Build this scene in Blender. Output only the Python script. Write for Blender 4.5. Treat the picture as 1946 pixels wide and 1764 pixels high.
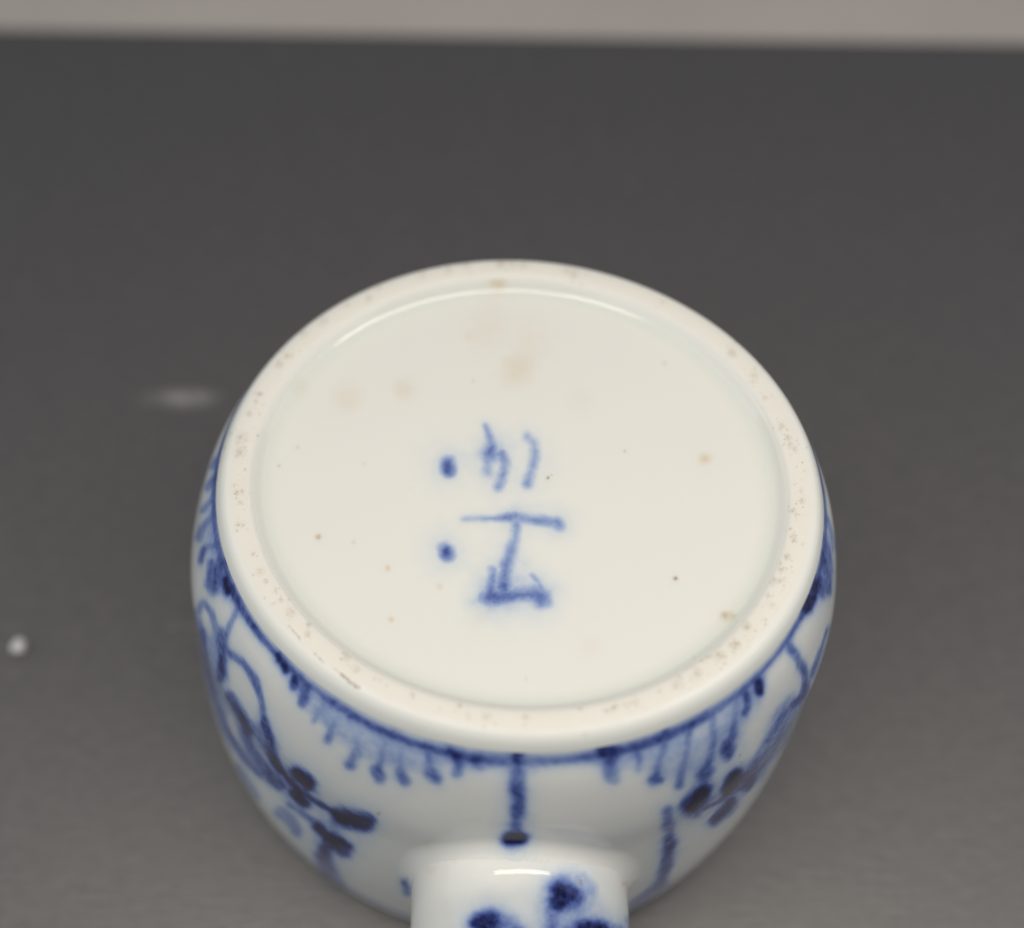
import bpy, math, random
import numpy as np
from mathutils import Matrix, Vector

for o in list(bpy.data.objects):
    bpy.data.objects.remove(o)
scene = bpy.context.scene
col = scene.collection
MM = 0.001

# ------------------------------------------------------------------ camera
# All working numbers are millimetres with the foot ring of the upturned cup at height CUP_H.
CUP_H = 44.0
FPX, PITCH, DIST, AIMX, AIMY = 2700.0, 0.9783, 130.005, 980.86, 895.02
CX, CY = 973.0, 882.0
FW = np.array([0.0, math.cos(PITCH), -math.sin(PITCH)])
UP = np.array([0.0, math.sin(PITCH), math.cos(PITCH)])
RT = np.array([1.0, 0.0, 0.0])
CAM = -(FW * DIST + RT * ((AIMX - CX) / FPX * DIST) - UP * ((AIMY - CY) / FPX * DIST)) + np.array([0, 0, CUP_H])

cam_data = bpy.data.cameras.new("camera")
cam = bpy.data.objects.new("camera", cam_data)
col.objects.link(cam)
cam.matrix_world = Matrix(((RT[0], UP[0], -FW[0], CAM[0] * MM), (RT[1], UP[1], -FW[1], CAM[1] * MM),
                           (RT[2], UP[2], -FW[2], CAM[2] * MM), (0, 0, 0, 1)))
cam_data.sensor_fit = 'HORIZONTAL'
cam_data.lens = 6.4
cam_data.sensor_width = 6.4 * 1946.0 / FPX
cam_data.clip_start = 0.002
cam_data.clip_end = 20.0
cam_data.dof.use_dof = True
cam_data.dof.focus_distance = 0.1275
cam_data.dof.aperture_fstop = 1.3
scene.camera = cam
scene.render.resolution_x, scene.render.resolution_y = 1024, 928

# ------------------------------------------------------------------ world and lamps
world = bpy.data.worlds.new("World")
scene.world = world
world.use_nodes = True
bg = world.node_tree.nodes["Background"]
bg.inputs["Color"].default_value = (0.84, 0.87, 1.0, 1)
bg.inputs["Strength"].default_value = 0.195


def area_lamp(name, loc, target, sx, sy, power, color):
    d = bpy.data.lights.new(name, 'AREA')
    d.shape = 'RECTANGLE'
    d.size, d.size_y = sx, sy
    d.energy = power
    d.color = color
    o = bpy.data.objects.new(name, d)
    col.objects.link(o)
    o.location = loc
    o.rotation_euler = (Vector(target) - Vector(loc)).to_track_quat('-Z', 'Y').to_euler()
    return o


area_lamp("strip_lamp", (0.012, -0.035, 0.225), (0.012, -0.033, 0.0), 0.25, 0.028, 0.32, (1.0, 0.91, 0.80))
area_lamp("side_lamp_a", (-0.31, -0.09, 0.20), (0.0, 0.0, 0.02), 0.42, 0.40, 0.38, (0.88, 0.95, 1.0))
area_lamp("side_lamp_b", (0.32, -0.04, 0.20), (0.0, 0.0, 0.02), 0.42, 0.40, 0.33, (0.95, 0.97, 1.0))

scene.view_settings.view_transform = 'Standard'
scene.view_settings.look = 'None'
scene.view_settings.exposure = 0.0
scene.view_settings.gamma = 1.0
scene.view_settings.use_curve_mapping = False


# ------------------------------------------------------------------ pixel helpers (photograph 1946 x 1764)
def project(P):
    Q = P - CAM
    z = Q @ FW
    return np.stack([CX + FPX * (Q @ RT) / z, CY - FPX * (Q @ UP) / z], -1), z


def on_plane(px, py, z=0.0):
    d = FW + RT * ((px - CX) / FPX) - UP * ((py - CY) / FPX)
    return CAM + d * ((z - CAM[2]) / d[2])


# views used while measuring strokes: origin and photo pixels per measured unit
VIEW = {0: (0, 0, 1.0), 1: (340, 820, .2721), 2: (360, 1200, .3197), 3: (720, 1380, .2878), 4: (1080, 1200, .3197),
        5: (1300, 800, .2833), 6: (780, 760, .2495), 7: (420, 470, .2775), 8: (920, 470, .3494),
        15: (500, 1160, .2364), 16: (960, 1160, .298)}


# ------------------------------------------------------------------ node helpers
def new_mat(name):
    m = bpy.data.materials.new(name)
    m.use_nodes = True
    nt = m.node_tree
    return m, nt, nt.nodes["Principled BSDF"]


def nd(nt, kind, **kw):
    n = nt.nodes.new(kind)
    for k, v in kw.items():
        if k.startswith("i_"):
            n.inputs[k[2:].replace("_", " ")].default_value = v
        else:
            setattr(n, k, v)
    return n


def ramp(nt, stops, fac=None, interp='LINEAR'):
    n = nt.nodes.new("ShaderNodeValToRGB")
    n.color_ramp.interpolation = interp
    e = n.color_ramp.elements
    while len(e) < len(stops):
        e.new(0.5)
    for el, (p, c) in zip(e, stops):
        el.position = p
        el.color = (*c, 1) if len(c) == 3 else c
    if fac is not None:
        nt.links.new(fac, n.inputs["Fac"])
    return n


def mixc(nt, fac, a, b, mode='MIX'):
    n = nt.nodes.new("ShaderNodeMix")
    n.data_type = 'RGBA'
    n.blend_type = mode
    for sock, v in ((n.inputs["Factor"], fac), (n.inputs["A"], a), (n.inputs["B"], b)):
        sock = {"Factor": n.inputs[0], "A": n.inputs[6], "B": n.inputs[7]}[sock.name]
        if hasattr(v, "is_output"):
            nt.links.new(v, sock)
        elif isinstance(v, (int, float)):
            sock.default_value = v
        else:
            sock.default_value = (*v, 1)
    return n.outputs[2]


def mth(nt, op, a, b=None, c=None, clamp=False):
    n = nt.nodes.new("ShaderNodeMath")
    n.operation = op
    n.use_clamp = clamp
    for i, v in enumerate((a, b, c)):
        if v is None:
            continue
        if hasattr(v, "is_output"):
            nt.links.new(v, n.inputs[i])
        else:
            n.inputs[i].default_value = v
    return n.outputs[0]


def attr(nt, name):
    n = nt.nodes.new("ShaderNodeAttribute")
    n.attribute_name = name
    return n.outputs["Fac"]


def noise(nt, vec, scale, detail=3.0, rough=0.5):
    n = nd(nt, "ShaderNodeTexNoise", i_Scale=scale, i_Detail=detail, i_Roughness=rough)
    nt.links.new(vec, n.inputs["Vector"])
    return n.outputs["Fac"]


# ------------------------------------------------------------------ materials
def porcelain(name, glaze=(0.79, 0.795, 0.75), bisque=False, spec=0.34):
    m, nt, b = new_mat(name)
    L = nt.links
    tc = nt.nodes.new("ShaderNodeTexCoord").outputs["Object"]
    cob = attr(nt, "cobalt")
    # uneven pigment: fine mottling inside the strokes
    n1 = noise(nt, tc, 1500, 4, 0.6)
    n2 = noise(nt, tc, 420, 2, 0.5)
    mot = mth(nt, 'MULTIPLY_ADD', n1, 0.75, 0.60)
    mot = mth(nt, 'MULTIPLY', mot, mth(nt, 'MULTIPLY_ADD', n2, 0.8, 0.60))
    cobm = mth(nt, 'MULTIPLY', cob, mot, clamp=True)
    r = ramp(nt, [(0.0, (1, 1, 1)), (0.10, (.84, .90, .985)), (0.30, (.42, .54, .86)), (0.55, (.15, .225, .60)),
                  (0.78, (.040, .062, .27)), (1.0, (.011, .013, .065))], cobm)
    # body colour with faint warm and green clouds
    cl = noise(nt, tc, 120, 3, 0.5)
    base = mixc(nt, mth(nt, 'MULTIPLY', cl, 0.5), glaze, (glaze[0] * 0.97, glaze[1] * 0.985, glaze[2] * 0.97))
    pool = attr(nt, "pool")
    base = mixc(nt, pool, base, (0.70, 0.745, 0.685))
    stain = attr(nt, "stain")
    st = mth(nt, 'MULTIPLY', stain, mth(nt, 'MULTIPLY_ADD', noise(nt, tc, 900, 3, 0.6), 1.4, 0.3), clamp=True)
    base = mixc(nt, st, base, (0.60, 0.44, 0.22))
    colr = mixc(nt, 1.0, base, r.outputs["Color"], 'MULTIPLY')
    dirt = attr(nt, "dirt")
    grain = ramp(nt, [(0.42, (0, 0, 0)), (0.60, (1, 1, 1))], noise(nt, tc, 5200, 3, 0.6)).outputs["Color"]
    dfac = mth(nt, 'MULTIPLY', dirt, mth(nt, 'MULTIPLY_ADD', grain, 0.75, 0.25), clamp=True)
    rough = 0.075
    if bisque:
        raw = attr(nt, "raw")
        specks = ramp(nt, [(0.60, (0, 0, 0)), (0.72, (1, 1, 1))], noise(nt, tc, 2100, 4, 0.7)).outputs["Color"]
        bc = mixc(nt, mth(nt, 'MULTIPLY', noise(nt, tc, 260, 4, 0.6), 0.8), (0.762, 0.745, 0.668), (0.79, 0.784, 0.72))
        bc = mixc(nt, mth(nt, 'MULTIPLY', mth(nt, 'MULTIPLY', specks, attr(nt, "grime")), 0.8), bc, (0.42, 0.33, 0.24))
        colr = mixc(nt, raw, colr, bc)
        rsock = mth(nt, 'MULTIPLY_ADD', raw, 0.25, 0.30)
        L.new(rsock, b.inputs["Roughness"])
    else:
        b.inputs["Roughness"].default_value = rough
    colr = mixc(nt, dfac, colr, (0.27, 0.195, 0.115))
    L.new(colr, b.inputs["Base Color"])
    b.inputs["IOR"].default_value = 1.44
    b.inputs["Specular IOR Level"].default_value = spec
    b.inputs["Subsurface Weight"].default_value = 0.12
    b.inputs["Subsurface Radius"].default_value = (1.0, 0.9, 0.8)
    b.inputs["Subsurface Scale"].default_value = 0.0006
    bump = nd(nt, "ShaderNodeBump", i_Strength=0.10, i_Distance=0.00025)
    hsum = mth(nt, 'ADD', mth(nt, 'MULTIPLY', noise(nt, tc, 330, 3, 0.5), 0.7), mth(nt, 'MULTIPLY', n1, 0.10))
    L.new(hsum, bump.inputs["Height"])
    L.new(bump.outputs[0], b.inputs["Normal"])
    return m


M_body = porcelain("porcelain_glaze")
M_base = porcelain("porcelain_glaze_base", glaze=(0.80, 0.80, 0.745), spec=0.9)
M_foot = porcelain("porcelain_foot", bisque=True)


# ------------------------------------------------------------------ mesh helper
def grid_mesh(name, P, closed_u, mat, attrs=None, flip=False):
    """P: (nv, nu, 3) in mm -> mesh object in metres; rows along v, columns along u."""
    nv, nu = P.shape[:2]
    idx = np.arange(nv * nu).reshape(nv, nu)
    if closed_u:
        a = idx
        b = np.roll(idx, -1, 1)
    else:
        a = idx[:, :-1]
        b = idx[:, 1:]
    q = np.stack([a[:-1], b[:-1], b[1:], a[1:]], -1).reshape(-1, 4)
    if flip:
        q = q[:, ::-1]
    me = bpy.data.meshes.new(name)
    me.vertices.add(nv * nu)
    me.vertices.foreach_set("co", (P.reshape(-1, 3) * MM).astype(np.float32).ravel())
    me.loops.add(q.size)
    me.loops.foreach_set("vertex_index", q.astype(np.int32).ravel())
    me.polygons.add(len(q))
    me.polygons.foreach_set("loop_start", np.arange(0, q.size, 4, dtype=np.int32))
    me.update(calc_edges=True)
    me.polygons.foreach_set("use_smooth", np.ones(len(q), dtype=bool))
    for k, v in (attrs or {}).items():
        at = me.attributes.new(k, 'FLOAT', 'POINT')
        at.data.foreach_set("value", v.astype(np.float32).ravel())
    me.materials.append(mat)
    me.validate()
    o = bpy.data.objects.new(name, me)
    col.objects.link(o)
    return o


def smooth(x, a, b):
    t = np.clip((x - a) / (b - a), 0, 1)
    return t * t * (3 - 2 * t)


# ------------------------------------------------------------------ the setting: pale table with a dark mat
def box_sheet(name, corners, z0, z1, mat, kind, label):
    v = [(x * MM, y * MM, z1 * MM) for x, y in corners] + [(x * MM, y * MM, z0 * MM) for x, y in corners]
    n = len(corners)
    f = [tuple(range(n)), tuple(range(2 * n - 1, n - 1, -1))] + [(i, n + i, n + (i + 1) % n, (i + 1) % n) for i in range(n)]
    me = bpy.data.meshes.new(name)
    me.from_pydata(v, [], f)
    me.materials.append(mat)
    o = bpy.data.objects.new(name, me)
    col.objects.link(o)
    o["kind"] = kind
    o["label"] = label
    return o


m_table, nt, b = new_mat("pale_table")
tc = nt.nodes.new("ShaderNodeTexCoord").outputs["Object"]
nt.links.new(mixc(nt, noise(nt, tc, 30, 4, 0.6), (0.50, 0.455, 0.41), (0.60, 0.55, 0.50)), b.inputs["Base Color"])
b.inputs["Roughness"].default_value = 0.6

eL, eR = on_plane(0, 56), on_plane(1946, 84)
slope = (eR[1] - eL[1]) / (eR[0] - eL[0])
edge = lambda x: eL[1] + slope * (x - eL[0])
box_sheet("table", [(-900, -500), (900, -500), (900, 900), (-900, 900)], -25, -1.6, m_table, "structure",
          "pale warm grey table top showing beyond the dark mat")

m_mat, nt, b = new_mat("dark_felt_paper")
tcn = nt.nodes.new("ShaderNodeTexCoord").outputs["Object"]


def streaks(angle, sx, sy, detail=3):
    mp = nt.nodes.new("ShaderNodeMapping")
    mp.inputs["Rotation"].default_value = (0, 0, angle)
    mp.inputs["Scale"].default_value = (sx, sy, 1)
    nt.links.new(tcn, mp.inputs["Vector"])
    return noise(nt, mp.outputs[0], 1.0, detail, 0.6)


fib1 = streaks(math.radians(24), 260, 1500, 4)
fib2 = streaks(math.radians(-22), 420, 1700, 4)
blot = noise(nt, tcn, 90, 4, 0.6)
fib = mth(nt, 'ADD', mth(nt, 'MULTIPLY', fib1, 0.6), mth(nt, 'MULTIPLY', fib2, 0.4))
c = mixc(nt, ramp(nt, [(0.33, (0, 0, 0)), (0.67, (1, 1, 1))], fib).outputs["Color"], (0.040, 0.0385, 0.0375), (0.084, 0.078, 0.072))
c = mixc(nt, mth(nt, 'MULTIPLY', blot, 0.45), c, (0.053, 0.050, 0.048))
mottle = ramp(nt, [(0.30, (0.78, 0.78, 0.78)), (0.70, (1.22, 1.20, 1.18))], noise(nt, tcn, 620, 4, 0.65)).outputs['Color']
c = mixc(nt, 1.0, c, mottle, 'MULTIPLY')
# chalky rubbed smudge beside the cup
sm = on_plane(345, 757)
sep = nt.nodes.new("ShaderNodeSeparateXYZ")
nt.links.new(tcn, sep.inputs[0])
dx = mth(nt, 'DIVIDE', mth(nt, 'SUBTRACT', sep.outputs[0], float(sm[0] * MM)), 0.0055)
dy = mth(nt, 'DIVIDE', mth(nt, 'SUBTRACT', sep.outputs[1], float(sm[1] * MM)), 0.0016)
rr = mth(nt, 'SQRT', mth(nt, 'ADD', mth(nt, 'MULTIPLY', dx, dx), mth(nt, 'MULTIPLY', dy, dy)))
msk = mth(nt, 'SUBTRACT', 1.15, rr, clamp=True)
msk = mth(nt, 'MULTIPLY', msk, mth(nt, 'MULTIPLY_ADD', noise(nt, tcn, 260, 3, 0.6), 2.0, -0.35), clamp=True)
c = mixc(nt, mth(nt, 'MULTIPLY', msk, 0.8), c, (0.42, 0.41, 0.40))
nt.links.new(c, b.inputs["Base Color"])
b.inputs["Roughness"].default_value = 0.52
b.inputs["IOR"].default_value = 1.7
b.inputs["Specular IOR Level"].default_value = 1.0
bump = nd(nt, "ShaderNodeBump", i_Strength=0.35, i_Distance=0.0002)
nt.links.new(fib, bump.inputs["Height"])
nt.links.new(bump.outputs[0], b.inputs["Normal"])
box_sheet("dark_mat", [(-420, -330), (420, -330), (420, edge(420)), (-420, edge(-420))], -1.55, 0.0, m_mat, "structure",
          "charcoal grey mat with a fine fibrous texture under the cup")

# ------------------------------------------------------------------ cup geometry
ZK = np.array([0, 2., 5, 9, 14, 20, 27, 34, 41, 48]) * CUP_H / 48
RK = np.array([26.7321, 27.4002, 28.7356, 29.947, 30.9283, 31.1942, 31.5719, 31.7333, 31.3568, 30.5421])
EC, ES, TILT, LEAN = 0.0200, -0.0357, 0.0464, -0.0662
OV, OVP = math.hypot(EC, ES), 0.5 * math.atan2(ES, EC)


def hermite(x, xk, yk):
    m = np.gradient(yk, xk)
    i = np.clip(np.searchsorted(xk, x) - 1, 0, len(xk) - 2)
    h = xk[i + 1] - xk[i]
    t = (x - xk[i]) / h
    return ((2 * t ** 3 - 3 * t ** 2 + 1) * yk[i] + (t ** 3 - 2 * t ** 2 + t) * h * m[i]
            + (-2 * t ** 3 + 3 * t ** 2) * yk[i + 1] + (t ** 3 - t ** 2) * h * m[i + 1])


def outer_r(z):
    return hermite(np.asarray(z, float), ZK, RK)


def deform(P0):
    """hand-thrown irregularity: slightly oval, foot a touch out of level, body leaning; z in P0 is depth below the foot"""
    x, y, z = P0[..., 0], P0[..., 1], P0[..., 2]
    r = np.hypot(x, y)
    ph = np.arctan2(y, x)
    rr = r * (1 + OV * np.cos(2 * (ph - OVP))) + 0.05 * np.sin(5 * ph + z * 0.21) * smooth(z, 2, 8)
    fade = 1 - smooth(z, 22, 43.5)          # the mouth stands level on the mat
    X = rr * np.cos(ph) + LEAN * z
    Y = rr * np.sin(ph)
    Z = CUP_H - z + TILT * rr * np.cos(ph) * fade
    return np.stack([X, Y, Z], -1)


def lathe(prof, ph):
    prof = np.asarray(prof, float)
    r, z = prof[:, 0], prof[:, 1]
    return np.stack([r[:, None] * np.cos(ph), r[:, None] * np.sin(ph), np.repeat(z[:, None], len(ph), 1)], -1)


def resample(pts, n):
    """smooth profile through points, n samples by chord length"""
    p = np.asarray(pts, float)
    s = np.r_[0, np.cumsum(np.hypot(*np.diff(p, axis=0).T))]
    u = np.linspace(0, s[-1], n)
    return np.stack([hermite(u, s, p[:, 0]), hermite(u, s, p[:, 1])], -1)


front = np.radians(np.linspace(-205, 25, 1000, endpoint=False))
back = np.radians(np.linspace(25, 155, 240, endpoint=False))
PH = np.r_[front, back]

Z_FOOT = 1.5
zz = np.linspace(Z_FOOT, CUP_H - 1.1, 300)
wall = np.stack([outer_r(zz), zz], -1)
rl = float(outer_r(CUP_H - 1.1))
lip = [(rl - 0.10, CUP_H - 0.6), (rl - 0.45, CUP_H - 0.15), (rl - 1.0, CUP_H), (rl - 1.55, CUP_H - 0.15), (rl - 1.9, CUP_H - 0.6)]
zi = np.linspace(CUP_H - 1.2, 6.0, 40)
inner = np.stack([outer_r(zi) - 2.3, zi], -1)
floor_in = [(25.5, 4.4), (23.0, 3.6), (15.0, 3.3), (5.0, 3.3), (0.02, 3.3)]
body_prof = np.vstack([wall, lip, inner, floor_in])

foot_prof = resample([(23.94, 0.30), (24.12, 0.12), (24.45, 0.02), (25.0, -0.02), (25.5, 0.0), (25.9, 0.06), (26.3, 0.2), (26.68, 0.5),
                      (27.0, 0.95), (float(outer_r(Z_FOOT)), Z_FOOT)], 46)
base_prof = np.vstack([np.stack([np.linspace(0.02, 20.6, 150), 1.22 + 0.14 * (np.linspace(0.02, 20.6, 150) / 20.6) ** 2], -1),
                       resample([(20.75, 1.362), (21.8, 1.365), (22.6, 1.30), (23.15, 1.12), (23.5, 0.80), (23.72, 0.50), (23.94, 0.30)], 30)])

B0 = lathe(body_prof, PH)
F0 = lathe(foot_prof, PH)
S0 = lathe(base_prof, np.radians(np.linspace(0, 360, 720, endpoint=False)))
BP, FP, SP = deform(B0), deform(F0), deform(S0)

# handle: broad domed strap, swept from the wall below the foot to near the mouth
HX = 0.35
path = resample([(-27.0, 13.6), (-31.0, 13.5), (-33.3, 13.8), (-35.5, 15.3), (-38.2, 17.8), (-41.8, 20.8), (-44.8, 24.2), (-45.8, 28.0), (-44.4, 32.0),
                 (-40.6, 35.0), (-35.0, 36.8), (-28.4, 37.4)], 260)
tan = np.gradient(path, axis=0)
tan /= np.linalg.norm(tan, axis=1)[:, None]
nrm = np.stack([-tan[:, 1], tan[:, 0]], -1)       # outward (up / away from the cup)
s_len = np.r_[0, np.cumsum(np.hypot(*np.diff(path, axis=0).T))]
NA = 200
al = np.linspace(0, 2 * np.pi, NA, endpoint=False)
ca, sa = np.cos(al), np.sin(al)
sup = lambda v, p: np.sign(v) * np.abs(v) ** p
H0 = np.zeros((len(path), NA, 3))
for i in range(len(path)):
    d0 = max(s_len[i] - 8.5, 0)
    d1 = max(s_len[-1] - s_len[i] - 2.2, 0)
    root = math.exp(-(d0 / 5.0) ** 2)
    hw = 10.2 - 0.8 * (1 - root)
    ht = 3.3 + 9.2 * root
    ww = hw * sup(ca, 0.88 + 0.10 * root)
    tt = np.where(sa > 0, ht * (sup(sa, 1.0) - 1), -ht + 1.6 * sa)
    dirn = nrm[i] * (1 - root) + np.array([0.0, -1.0]) * root
    dirn /= np.hypot(*dirn)
    yz = path[i][None] + dirn[None] * tt[:, None]
    H0[i, :, 0] = HX + ww + LEAN * (path[i][1] - 13) * 0.1
    H0[i, :, 1] = yz[:, 0]
    H0[i, :, 2] = CUP_H - yz[:, 1]


def normals(P, closed=True, flip=False):
    du = np.roll(P, -1, 1) - np.roll(P, 1, 1)
    dv = np.gradient(P, axis=0)
    n = np.cross(du, dv)
    n /= np.linalg.norm(n, axis=-1)[..., None] + 1e-12
    return -n if flip else n


# round fillet where the strap runs into the wall: the wall swells towards the line in which the strap meets it
dep = CUP_H - H0[..., 2]
hx, hy = H0[..., 0] - LEAN * dep, H0[..., 1]
gap = np.hypot(hx, hy) - outer_r(np.clip(dep, 0, CUP_H)) * (1 + OV * np.cos(2 * (np.arctan2(hy, hx) - OVP)))
HP = H0
FR = 1.8
swell = np.zeros(BP.shape[:2])
for rows in (range(len(path) // 2), range(len(path) - 1, len(path) // 2, -1)):
    rows = list(rows)
    loop = []
    for j in range(NA):
        g = gap[rows, j]
        k = int(np.argmax(g > 0))
        if g[k] > 0 and k > 0:
            t = -g[k - 1] / (g[k] - g[k - 1])
            loop.append(H0[rows[k - 1], j] * (1 - t) + H0[rows[k], j] * t)
    loop = np.array(loop)
    box = ((BP > loop.min(0) - FR * 1.5) & (BP < loop.max(0) + FR * 1.5)).all(-1)
    box[300:] = False
    V = BP[box]
    dmin = np.full(len(V), 1e9)
    for a_, b__ in zip(loop, np.roll(loop, -1, 0)):
        d_ = b__ - a_
        t = np.clip(((V - a_) @ d_) / max((d_ * d_).sum(), 1e-9), 0, 1)
        dmin = np.minimum(dmin, np.linalg.norm(V - a_ - t[:, None] * d_, axis=1))
    # inside test in the wall's own coordinates (x, height)
    inside = np.zeros(len(V), bool)
    for p_, q_ in zip(loop, np.roll(loop, -1, 0)):
        c_ = (p_[2] > V[:, 2]) != (q_[2] > V[:, 2])
        xs = p_[0] + (V[:, 2] - p_[2]) / (q_[2] - p_[2] + 1e-12) * (q_[0] - p_[0])
        inside ^= c_ & (V[:, 0] < xs)
    dd = np.clip(np.where(inside, 0.20 - dmin, dmin + 0.20), 0, FR)
    sw = FR - np.sqrt(np.maximum(FR ** 2 - (FR - dd) ** 2, 0))
    sw = np.where(inside & (dmin > 0.25), 0.9 * FR * np.clip(1 - (dmin - 0.25) / 0.8, 0, 1), sw)
    swell[box] = np.maximum(swell[box], sw)
BP = BP + np.array([0.0, -1.0, 0.0]) * swell[..., None]


class Canvas:
    """a surface one can paint on: P = real positions, P0 = positions in which brush distances are measured"""

    def __init__(self, P, P0, limit=None, sign=None, fat=1.0, wobble=1.2):
        self.shape = P.shape[:2]
        n = normals(P).reshape(-1, 3)
        self.P = P.reshape(-1, 3)
        self.P0 = P0.reshape(-1, 3)
        self.uv, self.z = project(self.P)
        view = CAM - self.P
        facing = (n * view).sum(-1)
        if sign is None:
            sign = 1.0
        self.vis = facing * sign > 0
        if limit is not None:
            self.vis &= limit.reshape(-1)
        self.vi = np.nonzero(self.vis)[0]
        self.lay = {}
        self.fat = fat
        self.wobble = wobble

    def layer(self, k):
        if k not in self.lay:
            self.lay[k] = np.zeros(len(self.P))
        return self.lay[k]

    def stroke(self, view, pts, w, I, layer="cobalt", soft=(0.30, 1.45), halo=0.15, w2=None, I2=None):
        """a brush stroke through measured points; widths and softness as measured there, kept on the points of the surface"""
        ox, oy, s = VIEW[view]
        Q = np.array([(ox + s * a, oy + s * b) for a, b in pts], float)
        if len(Q) == 1:
            Q = np.vstack([Q, Q + 1e-3])
        elif len(Q) > 2:
            t = np.r_[0, np.cumsum(np.linalg.norm(np.diff(Q, axis=0), axis=1))]
            u = np.linspace(0, t[-1], 4 * len(Q))
            Q = np.stack([hermite(u, t, Q[:, 0]), hermite(u, t, Q[:, 1])], -1)
        n = len(Q)
        ws = np.linspace(w, w if w2 is None else w2, n) * s * 0.5 * (self.fat if layer == 'cobalt' else 1.0)
        Is = np.linspace(I, I if I2 is None else I2, n)
        D = self.layer(layer)
        pad = ws.max() * 4.0
        lo, hi = Q.min(0) - pad, Q.max(0) + pad
        uv = self.uv[self.vi]
        sel = self.vi[((uv > lo) & (uv < hi)).all(1)]
        if len(sel) == 0:
            return
        V = self.uv[sel]
        X = self.P0[sel]
        x, y, z = X[:, 0], X[:, 1], X[:, 2]
        g1 = np.sin(1.5 * x + 0.5 * y + 0.9 * z) + 0.6 * np.sin(-1.1 * x + 1.9 * y + 0.8 * z + 2.0) + 0.4 * np.sin(2.9 * x - 1.3 * y - 2.4 * z)
        g2 = np.sin(0.4 * x + 1.6 * y - 1.0 * z + 1.0) + 0.6 * np.sin(1.8 * x + 1.2 * y + 0.7 * z) + 0.4 * np.sin(-1.6 * x + 2.7 * y + 2.2 * z + 4.0)
        wob = np.stack([g1, g2], -1)
        V = V + wob * self.wobble
        wv = 1 + 0.07 * g1 * g2
        core = np.zeros(len(sel))
        hal = np.zeros(len(sel))
        for i in range(n - 1):
            a, b = Q[i], Q[i + 1]
            d = b - a
            t = np.clip(((V - a) @ d) / max((d * d).sum(), 1e-9), 0, 1)
            dist = np.linalg.norm(V - a - t[:, None] * d, axis=1)
            R = ws[i] + (ws[i + 1] - ws[i]) * t
            J = Is[i] + (Is[i + 1] - Is[i]) * t
            q = dist / (R * wv)
            core = np.maximum(core, J * (1 - smooth(q, *soft)))
            hal = np.maximum(hal, J * halo * np.exp(-(q / 2.0) ** 2))
        cur = D[sel]
        D[sel] = np.minimum(np.maximum(cur, core) + hal * (1 - np.maximum(cur, core)), 1.15)


rowB = np.arange(B0.shape[0])[:, None] * np.ones((1, B0.shape[1]))
body_c = Canvas(BP, B0, limit=rowB < 300, fat=1.2)
# orientation test: the near wall must face the camera
if body_c.vis.sum() == 0 or not body_c.vis.reshape(body_c.shape)[40, np.argmin(np.abs(PH + math.pi / 3))]:
    body_c = Canvas(BP, B0, limit=rowB < 300, sign=-1, fat=1.2)
foot_c = Canvas(FP, F0, wobble=0.6)
foot_c.vis[:] = True
foot_c.vi = np.arange(len(foot_c.P))
base_c = Canvas(SP, S0, fat=1.9, wobble=0.9)
base_c.vis[:] = True
base_c.vi = np.arange(len(base_c.P))
rowH = np.arange(len(path))[:, None] * np.ones((1, NA))
hand_c = Canvas(HP, HP, limit=rowH < 120)
mid = (20, NA // 4)
if not hand_c.vis.reshape(hand_c.shape)[45, NA // 4]:
    hand_c = Canvas(HP, HP, limit=rowH < 120, sign=-1)

# ---- cobalt on the body -------------------------------------------------------------
zB = B0[..., 2].ravel()
pB = np.arctan2(B0[..., 1], B0[..., 0]).ravel()
outer_mask = (rowB < 300).ravel()
cob = body_c.layer("cobalt")
z_line = 2.35 + 0.10 * np.sin(3 * pB + 0.6) + 0.07 * np.sin(7 * pB + 2)
wl = 0.42 + 0.10 * np.sin(4 * pB + 1.0) + 0.06 * np.sin(11 * pB)
front_gap = np.exp(-((pB + math.pi / 2 - 0.12) / 0.13) ** 2)
q = np.abs(zB - z_line) / (wl * (1 - 0.25 * front_gap))
cob += np.where(outer_mask, (0.56 - 0.12 * front_gap + 0.08 * np.sin(9 * pB)) * (1 - smooth(q, 0.4, 1.6)) + 0.14 * np.exp(-(q / 2.6) ** 2), 0)
q = np.abs(zB - (CUP_H - 4.0 + 0.15 * np.sin(2 * pB))) / 0.75
cob[:] = np.maximum(cob, np.where(outer_mask, 0.36 * (1 - smooth(q, 0.4, 1.5)), 0))

S = body_c.stroke
# left hatched scallop
for p, w, I in [([(120, 355), (122, 395)], 44, 1.0), ([(165, 425), (185, 480)], 56, .95), ([(262, 530), (255, 610)], 62, .95),
                ([(345, 620), (325, 735)], 80, .72), ([(555, 740)], 52, .9), ([(700, 840)], 46, .85), ([(875, 935)], 44, .85),
                ([(1025, 990)], 48, .85), ([(1330, 1108)], 56, .95), ([(1495, 1135), (1545, 1175)], 64, 1.05),
                ([(1690, 1195), (1725, 1205)], 66, 1.05)]:
    S(15, p, w, I)
for p, w, I, I2 in [([(480, 755), (420, 860), (405, 900)], 58, .34, .42), ([(600, 840), (550, 950), (525, 1025)], 70, .30, .48),
                    ([(800, 950), (760, 1080), (690, 1245)], 66, .26, .44), ([(985, 1000), (960, 1150), (915, 1300)], 66, .28, .50),
                    ([(1150, 1050), (1110, 1200), (1125, 1335)], 64, .28, .52), ([(1330, 1120), (1330, 1250), (1360, 1325)], 74, .50, .56),
                    ([(1520, 1150), (1585, 1220), (1565, 1300)], 100, .85, .50), ([(1700, 1205), (1745, 1265)], 84, .7, .42)]:
    S(15, p, w * .85, I * .85, I2=I2 * .95)
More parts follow.
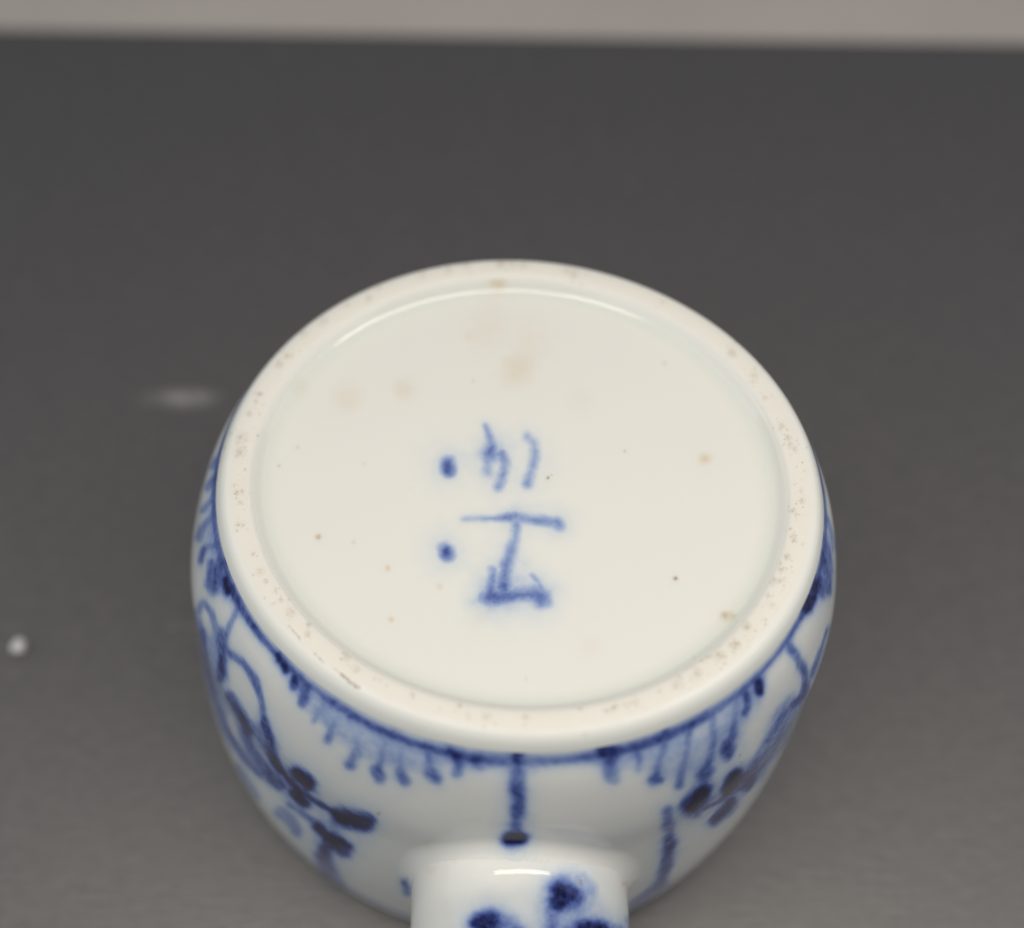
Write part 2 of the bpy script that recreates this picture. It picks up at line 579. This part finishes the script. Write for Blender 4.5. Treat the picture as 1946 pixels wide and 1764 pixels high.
for p, w, I in [([(525, 1030)], 84, .46), ([(700, 1245)], 80, .42), ([(765, 1140)], 76, .38), ([(905, 1285), (940, 1350)], 84, .52),
                ([(1110, 1300), (1140, 1370)], 88, .52), ([(1330, 1300), (1390, 1350)], 92, .56)]:
    S(15, p, w, I)
for p in [[(420, 690), (640, 850), (850, 1000), (1100, 1100), (1330, 1170), (1600, 1210)], [(430, 790), (640, 980), (860, 1120), (1100, 1200), (1400, 1230)]]:
    S(15, p, 190, .26, halo=0, soft=(.2, 1.2))
# vertical rib with dot
S(3, [(915, 195), (915, 225)], 80, .95)
S(3, [(915, 240), (918, 340), (912, 420)], 88, .50, I2=.58)
S(3, [(912, 430), (922, 520), (918, 580)], 84, .68, I2=.78)
S(3, [(918, 580), (912, 690)], 78, .55, I2=.5)
body_c.stroke(3, [(865, 748), (935, 738)], 84, 1.1)
# right hatched scallop
for p, w, I, I2 in [([(620, 905), (700, 905)], 84, 1.05, 1.05), ([(665, 910), (675, 990), (682, 1060)], 118, .85, .42),
                    ([(840, 870), (848, 940), (845, 1020)], 62, .80, .50), ([(1030, 780)], 54, .9, .9),
                    ([(1028, 800), (985, 960), (955, 1090)], 62, .45, .56), ([(935, 1082), (985, 1082)], 50, .6, .6),
                    ([(1180, 740), (1150, 940), (1105, 1110)], 66, .50, .54), ([(1320, 660), (1322, 840), (1270, 1060)], 66, .45, .64),
                    ([(1285, 1020), (1262, 1060)], 92, .66, .66), ([(1475, 600), (1462, 750), (1418, 895)], 64, .45, .66),
                    ([(1425, 870), (1412, 905)], 84, .72, .72), ([(1535, 520), (1550, 590), (1530, 665)], 60, .95, .78),
                    ([(1618, 465), (1622, 520)], 56, 1.1, 1.1)]:
    thin = len(p) == 3
    S(16, p, w * (.72 if thin else .95), I * (.82 if thin else 1), I2=I2 * (.9 if thin else 1))
for p in [[(700, 960), (900, 940), (1100, 900), (1300, 820), (1450, 700), (1560, 570)], [(980, 1010), (1120, 1000), (1300, 930), (1440, 800)]]:
    S(16, p, 200, .24, halo=0, soft=(.2, 1.2))
# right leaf spray, and the blue line down beside the handle
for p, w, I, I2 in [([(1308, 88), (1370, 170), (1408, 280), (1395, 385), (1330, 440)], 44, .62, .60), ([(1340, 440), (1290, 520), (1250, 620)], 130, .30, .36),
                    ([(1360, 430), (1260, 520), (1190, 660)], 42, .5, .5),
                    ([(1260, 640), (1190, 720), (1110, 830)], 95, .38, .46), ([(1120, 820), (1050, 910)], 70, .58, .85),
                    ([(1015, 848), (945, 948)], 66, 1.05, 1.05), ([(800, 960), (735, 1035)], 108, 1.1, 1.1),
                    ([(975, 1010), (920, 1075), (865, 1130)], 58, .95, .80), ([(800, 1060), (900, 1010), (1040, 910)], 26, .6, .7),
                    ([(592, 1070), (596, 1180), (602, 1280)], 60, .52, .74), ([(602, 1280), (575, 1400), (545, 1500)], 62, .74, .55),
                    ([(560, 1500), (470, 1560), (380, 1625)], 50, .6, .4)]:
    S(4, p, w, I, I2=I2)
for p, w, I in [([(962, 1400), (905, 1560), (855, 1720)], 30, .45), ([(985, 1380), (940, 1560), (890, 1720)], 50, .22)]:
    S(5, p, w, I)
# far right scallop
for p, w, I, I2 in [([(885, 1085), (870, 1140)], 50, 1.0, .9), ([(855, 1190), (822, 1262)], 66, 1.0, 1.0), ([(930, 890), (955, 1010), (972, 1150)], 42, .6, .5),
                    ([(900, 1050), (930, 1165)], 60, .7, .5), ([(940, 760), (965, 880), (985, 1010)], 36, .46, .4), ([(955, 650), (985, 760), (1003, 860)], 30, .4, .3),
                    ([(930, 820), (950, 1000), (930, 1130)], 120, .28, .28)]:
    S(5, p, w, I, I2=I2)
# left leaf spray
for p, w, I, I2 in [([(640, 848), (705, 902)], 78, 1.1, 1.1), ([(620, 958), (690, 1022)], 62, .92, .92), ([(885, 1098), (960, 1120), (1045, 1138)], 92, 1.1, 1.1),
                    ([(762, 1155), (830, 1220), (880, 1262)], 54, 1.0, 1.1), ([(840, 1230), (925, 1295)], 84, 1.1, .9),
                    ([(835, 1250), (800, 1320), (820, 1400), (885, 1510)], 84, .95, .32),
                    ([(535, 1075), (590, 1110), (640, 1190)], 66, .34, .40), ([(520, 790), (600, 890), (700, 968), (800, 1040), (880, 1095)], 36, .75, .85),
                    ([(590, 1030), (740, 1130)], 30, .45, .5),
                    ([(235, 125), (320, 200), (390, 300), (432, 420), (450, 540)], 36, .52, .55), ([(450, 540), (470, 640), (500, 740), (540, 830)], 54, .72, .88),
                    ([(240, 390), (300, 490), (350, 600)], 60, .66, .82), ([(330, 610), (400, 750), (480, 860), (540, 915)], 64, .44, .70),
                    ([(360, 560), (440, 640), (480, 700)], 90, .42, .5),
                    ([(70, 0), (110, 250), (170, 450), (250, 640), (340, 760), (430, 850)], 46, .48, .52), ([(172, 0), (192, 150), (185, 280)], 50, .50, .66),
                    ([(290, 800), (345, 890), (405, 990)], 40, .30, .25), ([(120, 60), (140, 260), (210, 470)], 90, .24, .26)]:
    S(2, p, w, I, I2=I2)
for p, w, I, I2 in [([(425, 1205), (365, 1335), (315, 1450), (295, 1600), (292, 1720)], 42, .34, .58),
                    ([(132, 1270), (160, 1198), (205, 1232), (250, 1350), (278, 1550), (292, 1720)], 40, .38, .52), ([(138, 1320), (170, 1500), (220, 1700)], 40, .36, .46),
                    ([(365, 1545), (440, 1610), (540, 1740)], 40, .42, .5),
                    # far left scallop
                    ([(330, 1035), (350, 1115)], 62, 1.05, 1.0), ([(300, 930), (245, 1100)], 88, .74, .5), ([(225, 920), (200, 1085)], 46, .6, .5),
                    ([(270, 790), (175, 825), (150, 905)], 44, .55, .5), ([(245, 600), (165, 665), (138, 745)], 46, .5, .42), ([(238, 450), (165, 560)], 40, .46, .42),
                    ([(250, 320), (205, 395)], 46, .5, .45), ([(270, 200), (240, 250)], 40, .45, .45), ([(240, 560), (250, 800), (270, 950)], 130, .22, .26)]:
    S(1, p, w, I, I2=I2)
body_c.stroke(3, [(175, 1025), (182, 1100)], 40, .6)
# the same decor continues on the far side of the cup
G = body_c.layer("cobalt").reshape(body_c.shape)
bk = PH > math.radians(25)
src = PH[bk] - math.pi
for row in G[:300]:
    row[bk] = np.interp(src, PH[~bk], row[~bk])


def bleed(A, su, sv):
    def k(sg):
        x = np.arange(-int(3 * sg), int(3 * sg) + 1)
        w = np.exp(-0.5 * (x / sg) ** 2)
        return w / w.sum(), x
    w, x = k(su)
    B = sum(wi * np.roll(A, xi, 1) for wi, xi in zip(w, x))
    w, x = k(sv)
    Ap = np.pad(B, ((len(x) // 2, len(x) // 2), (0, 0)), mode='edge')
    return sum(wi * Ap[i:i + A.shape[0]] for i, wi in enumerate(w))


# underglaze blue bleeds softly into the glaze while it fires
G0 = G[:300].copy()
G[:300] = 0.30 * G0 + 0.62 * bleed(G0, 2.4, 2.4) + 0.16 * bleed(G0, 6.0, 6.0)

# ---- cobalt mark on the base ----------------------------------------------------------
mk = lambda p, w, I, I2=None: base_c.stroke(6, p, w, I * .85, I2=None if I2 is None else I2 * .85, soft=(-0.25, 1.45), halo=0.20)
mk([(287, 488), (285, 525)], 66, .92)
mk([(275, 1150), (275, 1172)], 74, .82)
mk([(568, 208), (602, 275), (618, 360)], 44, .36, .38)
mk([(604, 372), (600, 430)], 70, .40, .46)
mk([(590, 430), (580, 540)], 62, .42, .34)
mk([(565, 420), (640, 415), (700, 415)], 40, .34, .38)
mk([(698, 412), (718, 490), (695, 580), (665, 660)], 62, .48, .36)
mk([(880, 280), (936, 330), (948, 410), (930, 500), (890, 640)], 58, .33, .40)
mk([(400, 908), (620, 900), (800, 890)], 42, .24, .42)
mk([(800, 892), (960, 915), (1110, 930)], 52, .40, .48)
mk([(1110, 938), (1130, 950)], 66, .48)
mk([(802, 900), (800, 1020), (765, 1150), (722, 1270)], 60, .40, .42)
mk([(728, 1270), (712, 1420)], 66, .46, .54)
mk([(600, 1500), (700, 1500), (850, 1480), (950, 1492)], 66, .58, .56)
mk([(625, 1300), (608, 1490)], 58, .40, .60)
mk([(585, 1505), (650, 1512)], 92, .62)
mk([(935, 1475), (985, 1515)], 96, .62)
mk([(925, 1340), (975, 1410), (1010, 1480)], 44, .32, .50)
for p in [[(600, 420), (700, 560)], [(930, 480)], [(800, 900)], [(740, 1200), (720, 1450)], [(640, 1470), (960, 1470)], [(285, 505)], [(275, 1160)]]:
    base_c.stroke(6, p, 300, .055, soft=(0.0, 1.3), halo=0)

# ---- cobalt on the handle -------------------------------------------------------------
hd = lambda p, w, I, I2=None: hand_c.stroke(3, p, w, I, I2=I2, soft=(0.35, 1.4))
hd([(1190, 1080), (1220, 1130), (1180, 1170)], 120, 1.05)
hd([(1250, 1090), (1300, 1130)], 120, .80)
hd([(1210, 1070), (1240, 1150)], 200, .52)
hd([(1330, 1010), (1380, 1070)], 130, .26)
hd([(1150, 1190), (1140, 1340)], 110, .48, .40)
hd([(660, 1300), (740, 1270), (690, 1340)], 130, .92)
hd([(720, 1290), (860, 1340)], 170, .50, .40)
hd([(1360, 1350), (1460, 1350)], 150, .98)
hd([(1250, 1390), (1560, 1390)], 170, .5)
hd([(900, 1400), (820, 1480)], 170, .7)
hd([(1650, 1280), (1665, 1340)], 70, .34)
hand_c.stroke(3, [(1325, 1025)], 30, 1.0, layer="dirt", halo=.1)
HG = hand_c.layer("cobalt").reshape(hand_c.shape)
HG[:] = 0.45 * HG + 0.5 * bleed(HG, 1.6, 1.6) + 0.12 * bleed(HG, 5, 5)

# ---- dirt and stains ------------------------------------------------------------------
rng = random.Random(5)
dirt_pts = {
    7: [(400, 800, 60, .9), (450, 750, 46, .9), (265, 1005, 44, .9), (240, 1055, 36, .7), (190, 1140, 60, .6), (140, 1300, 90, .55), (130, 1400, 90, .5), (1015, 345, 50, .7),
        (860, 400, 30, .7), (1085, 275, 34, .6), (1380, 190, 50, .5), (1680, 125, 60, .6), (1560, 155, 60, .5), (1910, 112, 60, .85), (1940, 95, 50, .7),
        (700, 500, 90, .35), (560, 590, 60, .5)],
    8: [(90, 95, 44, .85), (150, 85, 50, .7), (220, 90, 50, .5), (490, 145, 60, .65), (450, 130, 40, .5), (970, 300, 26, .6), (1355, 578, 50, .8), (1340, 570, 40, .7),
        (1470, 700, 50, .45), (1530, 820, 40, .45), (1620, 970, 44, .6), (1655, 1040, 44, .6), (1690, 1100, 44, .5)],
    5: [(650, 45, 44, .6), (690, 120, 40, .5), (710, 160, 50, .6), (790, 535, 48, .8), (785, 470, 40, .4), (730, 600, 46, .8), (755, 630, 30, .6), (715, 725, 26, .8),
        (735, 770, 40, .8), (740, 800, 44, .8), (795, 830, 24, .7), (690, 912, 52, .8), (645, 955, 30, .7), (655, 995, 50, .8), (605, 1070, 56, .75), (640, 1075, 50, .6),
        (560, 1175, 40, .8), (590, 1235, 50, .5), (425, 1385, 60, .9), (345, 1500, 70, .85), (235, 1575, 90, .7), (150, 1590, 28, .9), (85, 1695, 90, .6)],
    16: [(1545, 110, 50, .8), (1470, 215, 56, .8), (1360, 290, 80, .65), (1285, 302, 26, .9), (1230, 395, 70, .5), (1100, 470, 100, .42), (985, 520, 40, .6), (690, 620, 40, 1.0),
         (710, 605, 26, .9), (645, 642, 40, .7), (480, 622, 38, .9), (130, 680, 56, .55), (835, 590, 50, .5), (760, 602, 30, .6), (800, 595, 34, .6), (510, 790, 36, .4)],
    15: [(670, 372, 66, .7), (370, 185, 40, .7), (370, 110, 44, .5), (740, 480, 60, .5), (900, 550, 32, .7), (945, 565, 26, .6), (992, 602, 26, .7), (1200, 675, 42, .8),
         (1580, 765, 44, .9), (1800, 850, 100, .45), (1650, 840, 60, .35), (1420, 790, 30, .5)],
    1: [(425, 30, 40, .8), (410, 80, 34, .8), (425, 150, 60, .65), (385, 380, 28, .8), (400, 430, 60, .8), (440, 420, 40, .7), (425, 492, 34, .9), (412, 652, 34, .9),
        (450, 655, 26, .9), (405, 690, 22, .9), (517, 855, 30, .9), (570, 980, 70, .5), (605, 1045, 40, .8), (675, 1112, 34, .85), (712, 1180, 40, .85), (780, 1262, 90, .5),
        (905, 1345, 46, .7), (900, 1412, 60, .7), (1170, 1572, 80, .7), (1240, 1660, 60, .6), (600, 1165, 20, .7), (655, 1210, 20, .7)],
}
for v, pts in dirt_pts.items():
    for x, y, w, I in pts:
        foot_c.stroke(v, [(x, y)], w * 0.9, I * 0.80, layer="dirt", soft=(-0.2, 1.5), halo=.05)
        for k in range(3):
            foot_c.stroke(v, [(x + rng.gauss(0, w * .6), y + rng.gauss(0, w * .6))], w * 0.26, I * 0.9, layer="dirt", soft=(0.2, 1.4), halo=0)
foot_c.stroke(15, [(625, 510), (690, 565), (740, 610), (775, 620)], 22, 1.0, layer="dirt", halo=0, soft=(.4, 1.4))
foot_c.stroke(15, [(680, 570), (765, 605)], 24, .8, layer="dirt", halo=0, soft=(.4, 1.4))
for a in [[(225, 140), (300, 235)], [(415, 350), (490, 420)], [(565, 465), (600, 490)]]:
    foot_c.stroke(15, a, 12, .8, layer="dirt", halo=0, soft=(.4, 1.4))

for x, y, w, I in [(985, 700, 70, .22), (978, 712, 26, .30), (925, 625, 90, .10), (768, 740, 44, .20), (660, 755, 60, .16), (1340, 872, 26, .38), (1385, 1170, 26, .5),
                   (735, 1078, 10, .35), (605, 1021, 12, .55), (744, 1178, 12, .4), (737, 1080, 10, .4), (673, 1031, 9, .3), (835, 1115, 12, .3), (945, 535, 40, .45),
                   (890, 638, 16, .2), (1005, 650, 90, .09), (910, 1175, 40, .08), (1120, 1230, 40, .08), (570, 735, 40, .12), (1100, 760, 60, .06)]:
    base_c.stroke(0, [(x, y)], w, I, layer="stain", soft=(0.0, 1.5), halo=.1)
for x, y, w, I in [(605, 1021, 5, .8), (1040, 909, 5, 1.0), (1283, 1100, 7, .9), (1378, 1169, 9, .6), (1395, 1170, 6, .5), (531, 886, 4, .5), (565, 850, 4, .5), (692, 880, 4, .4),
                   (1262, 692, 5, .5), (1187, 858, 5, .4), (900, 725, 4, .4), (1048, 905, 3, .5), (850, 880, 3, .4), (780, 930, 3, .3), (1320, 1250, 4, .3), (1000, 1290, 4, .3)]:
    base_c.stroke(0, [(x, y)], w * 1.5, I, layer="dirt", soft=(0.2, 1.4), halo=.1)
for x, y, w, I in [(1122, 1548, 0, 0), (1310, 1270, 34, .22), (780, 1410, 30, .2)]:
    if w:
        foot_c.stroke(0, [(x, y)], w, I, layer="stain", soft=(0, 1.4), halo=0)
body_c.stroke(2, [(1122, 1082)], 22, .8, layer="dirt", halo=.1)
for x, y in [(1025, 738), (1030, 775), (1390, 405)]:
    body_c.stroke(4, [(x, y)], 14, .7, layer="dirt", halo=.1)
for x, y, w, I in [(700, 905, 90, .12), (330, 800, 90, .10)]:
    body_c.stroke(3, [(x, y)], w, I, layer="stain", halo=0, soft=(0, 1.4))
for x, y, w, I in [(340, 940, 90, .22), (500, 885, 50, .2), (1265, 815, 60, .30), (1350, 850, 36, .35), (1620, 1050, 40, .4), (230, 890, 60, .35), (1600, 830, 60, .25), (1620, 1040, 20, .6)]:
    hand_c.stroke(3, [(x, y)], w, I, layer="stain", halo=0, soft=(0, 1.4))

# ---- where glaze pools, painted reflection at the foot's edge, bare foot ---------------------------------------
rS = np.hypot(S0[..., 0], S0[..., 1])
pool_base = 0.55 * np.exp(-((rS - 22.9) / 0.85) ** 2)
rF, zF = np.hypot(F0[..., 0], F0[..., 1]), F0[..., 2]
pF = np.arctan2(F0[..., 1], F0[..., 0])
wob = 0.07 * np.sin(6 * pF + 1) + 0.05 * np.sin(17 * pF) + 0.03 * np.sin(41 * pF)
raw = smooth(rF, 24.0, 24.2) * (1 - smooth(rF + wob, 25.65, 26.35))
grime = smooth(rF, 24.2, 24.5) * (1 - smooth(rF, 25.5, 26.0)) * np.clip(0.35 + 0.5 * np.sin(2 * pF + 2.2) + 0.35 * np.sin(5 * pF), 0.05, 1)
edge_reflect = 0.3 * smooth(rF, 26.2, 26.6)  # grazing reflection of the dark surroundings, put into the edge's glaze colour


def layers(c, **extra):
    d = {k: c.lay.get(k, np.zeros(len(c.P))) for k in ("cobalt", "dirt", "stain")}
    d["pool"] = np.zeros(len(c.P))
    d.update(extra)
    return d


cup = bpy.data.objects.new("porcelain_cup", None)
cup.empty_display_size = 0.01
col.objects.link(cup)
cup["label"] = "white porcelain cup with blue painted leaves standing upside down on the dark mat"
cup["category"] = "cup"
parts = [
    grid_mesh("body", BP, True, M_body, layers(body_c), flip=True),
    grid_mesh("foot_ring", FP, True, M_foot, layers(foot_c, raw=raw, grime=grime, pool=edge_reflect)),
    grid_mesh("base", SP, True, M_base, layers(base_c, pool=pool_base)),
    grid_mesh("handle", HP, True, M_body, layers(hand_c), flip=True),
]
parts[1]["label"] = "bare unglazed foot ring with brown specks of dirt"
parts[2]["label"] = "recessed white glazed base with a blue painted maker's mark and the number 14"
parts[3]["label"] = "broad white strap handle with dark blue spots"
for p in parts:
    p.parent = cup

# ------------------------------------------------------------------ small things lying on the mat
m_crumb, nt, b = new_mat("translucent_crumb")
tc = nt.nodes.new("ShaderNodeTexCoord").outputs["Object"]
nt.links.new(mixc(nt, noise(nt, tc, 1500, 3), (0.66, 0.67, 0.67), (0.80, 0.78, 0.76)), b.inputs["Base Color"])
b.inputs["Transmission Weight"].default_value = 0.15
b.inputs["Roughness"].default_value = 0.28
import bmesh
bm = bmesh.new()
bmesh.ops.create_icosphere(bm, subdivisions=4, radius=0.00098)
for v in bm.verts:
    n = v.co.normalized()
    k = 1 + 0.07 * math.sin(3.1 * n.x + 2.2 * n.y) + 0.06 * math.sin(5 * n.z + 4 * n.x) + 0.03 * math.sin(9 * n.y + 3 * n.z)
    v.co = n * 0.00098 * k
    v.co.z *= 0.72
    if n.x > 0.72:
        v.co.x = 0.00098 * (0.74 + 0.22 * abs(n.y))
for f in bm.faces:
    f.smooth = True
me = bpy.data.meshes.new("crumb")
zmin = min(v.co.z for v in bm.verts)
for v in bm.verts:
    v.co.z -= zmin
bm.to_mesh(me)
bm.free()
me.materials.append(m_crumb)
crumb = bpy.data.objects.new("crumb", me)
col.objects.link(crumb)
cp = on_plane(39, 1234)
crumb.location = (cp[0] * MM, cp[1] * MM, 0.0)
crumb["label"] = "tiny pale translucent crumb lying on the dark mat"
crumb["category"] = "crumb"


def fibre(name, pix, thick, label):
    m, nt, b = new_mat("pale_lint")
    tc = nt.nodes.new("ShaderNodeTexCoord").outputs["Object"]
    nt.links.new(mixc(nt, noise(nt, tc, 900, 2), (0.35, 0.34, 0.33), (0.5, 0.48, 0.46)), b.inputs["Base Color"])
    b.inputs["Roughness"].default_value = 0.8
    P = np.array([on_plane(x, y, thick * 1.0) for x, y in pix])
    n = 24
    s = np.r_[0, np.cumsum(np.linalg.norm(np.diff(P, axis=0), axis=1))]
    u = np.linspace(0, s[-1], n)
    C = np.stack([hermite(u, s, P[:, i]) for i in range(3)], -1)
    t = np.gradient(C, axis=0)
    t /= np.linalg.norm(t, axis=1)[:, None]
    side = np.stack([-t[:, 1], t[:, 0], 0 * t[:, 0]], -1)
    a = np.linspace(0, 2 * np.pi, 8, endpoint=False)
    up = np.array([0, 0, 1.0])
    G = C[:, None] + thick * (np.cos(a)[None, :, None] * side[:, None] + np.sin(a)[None, :, None] * up)
    o = grid_mesh(name, G, True, m)
    o["label"] = label
    o["category"] = "lint"
    return o


fibre("lint_fibre", [(318, 1196), (336, 1190), (352, 1190), (372, 1192)], 0.06, "short pale lint fibre on the mat close beside the cup wall")
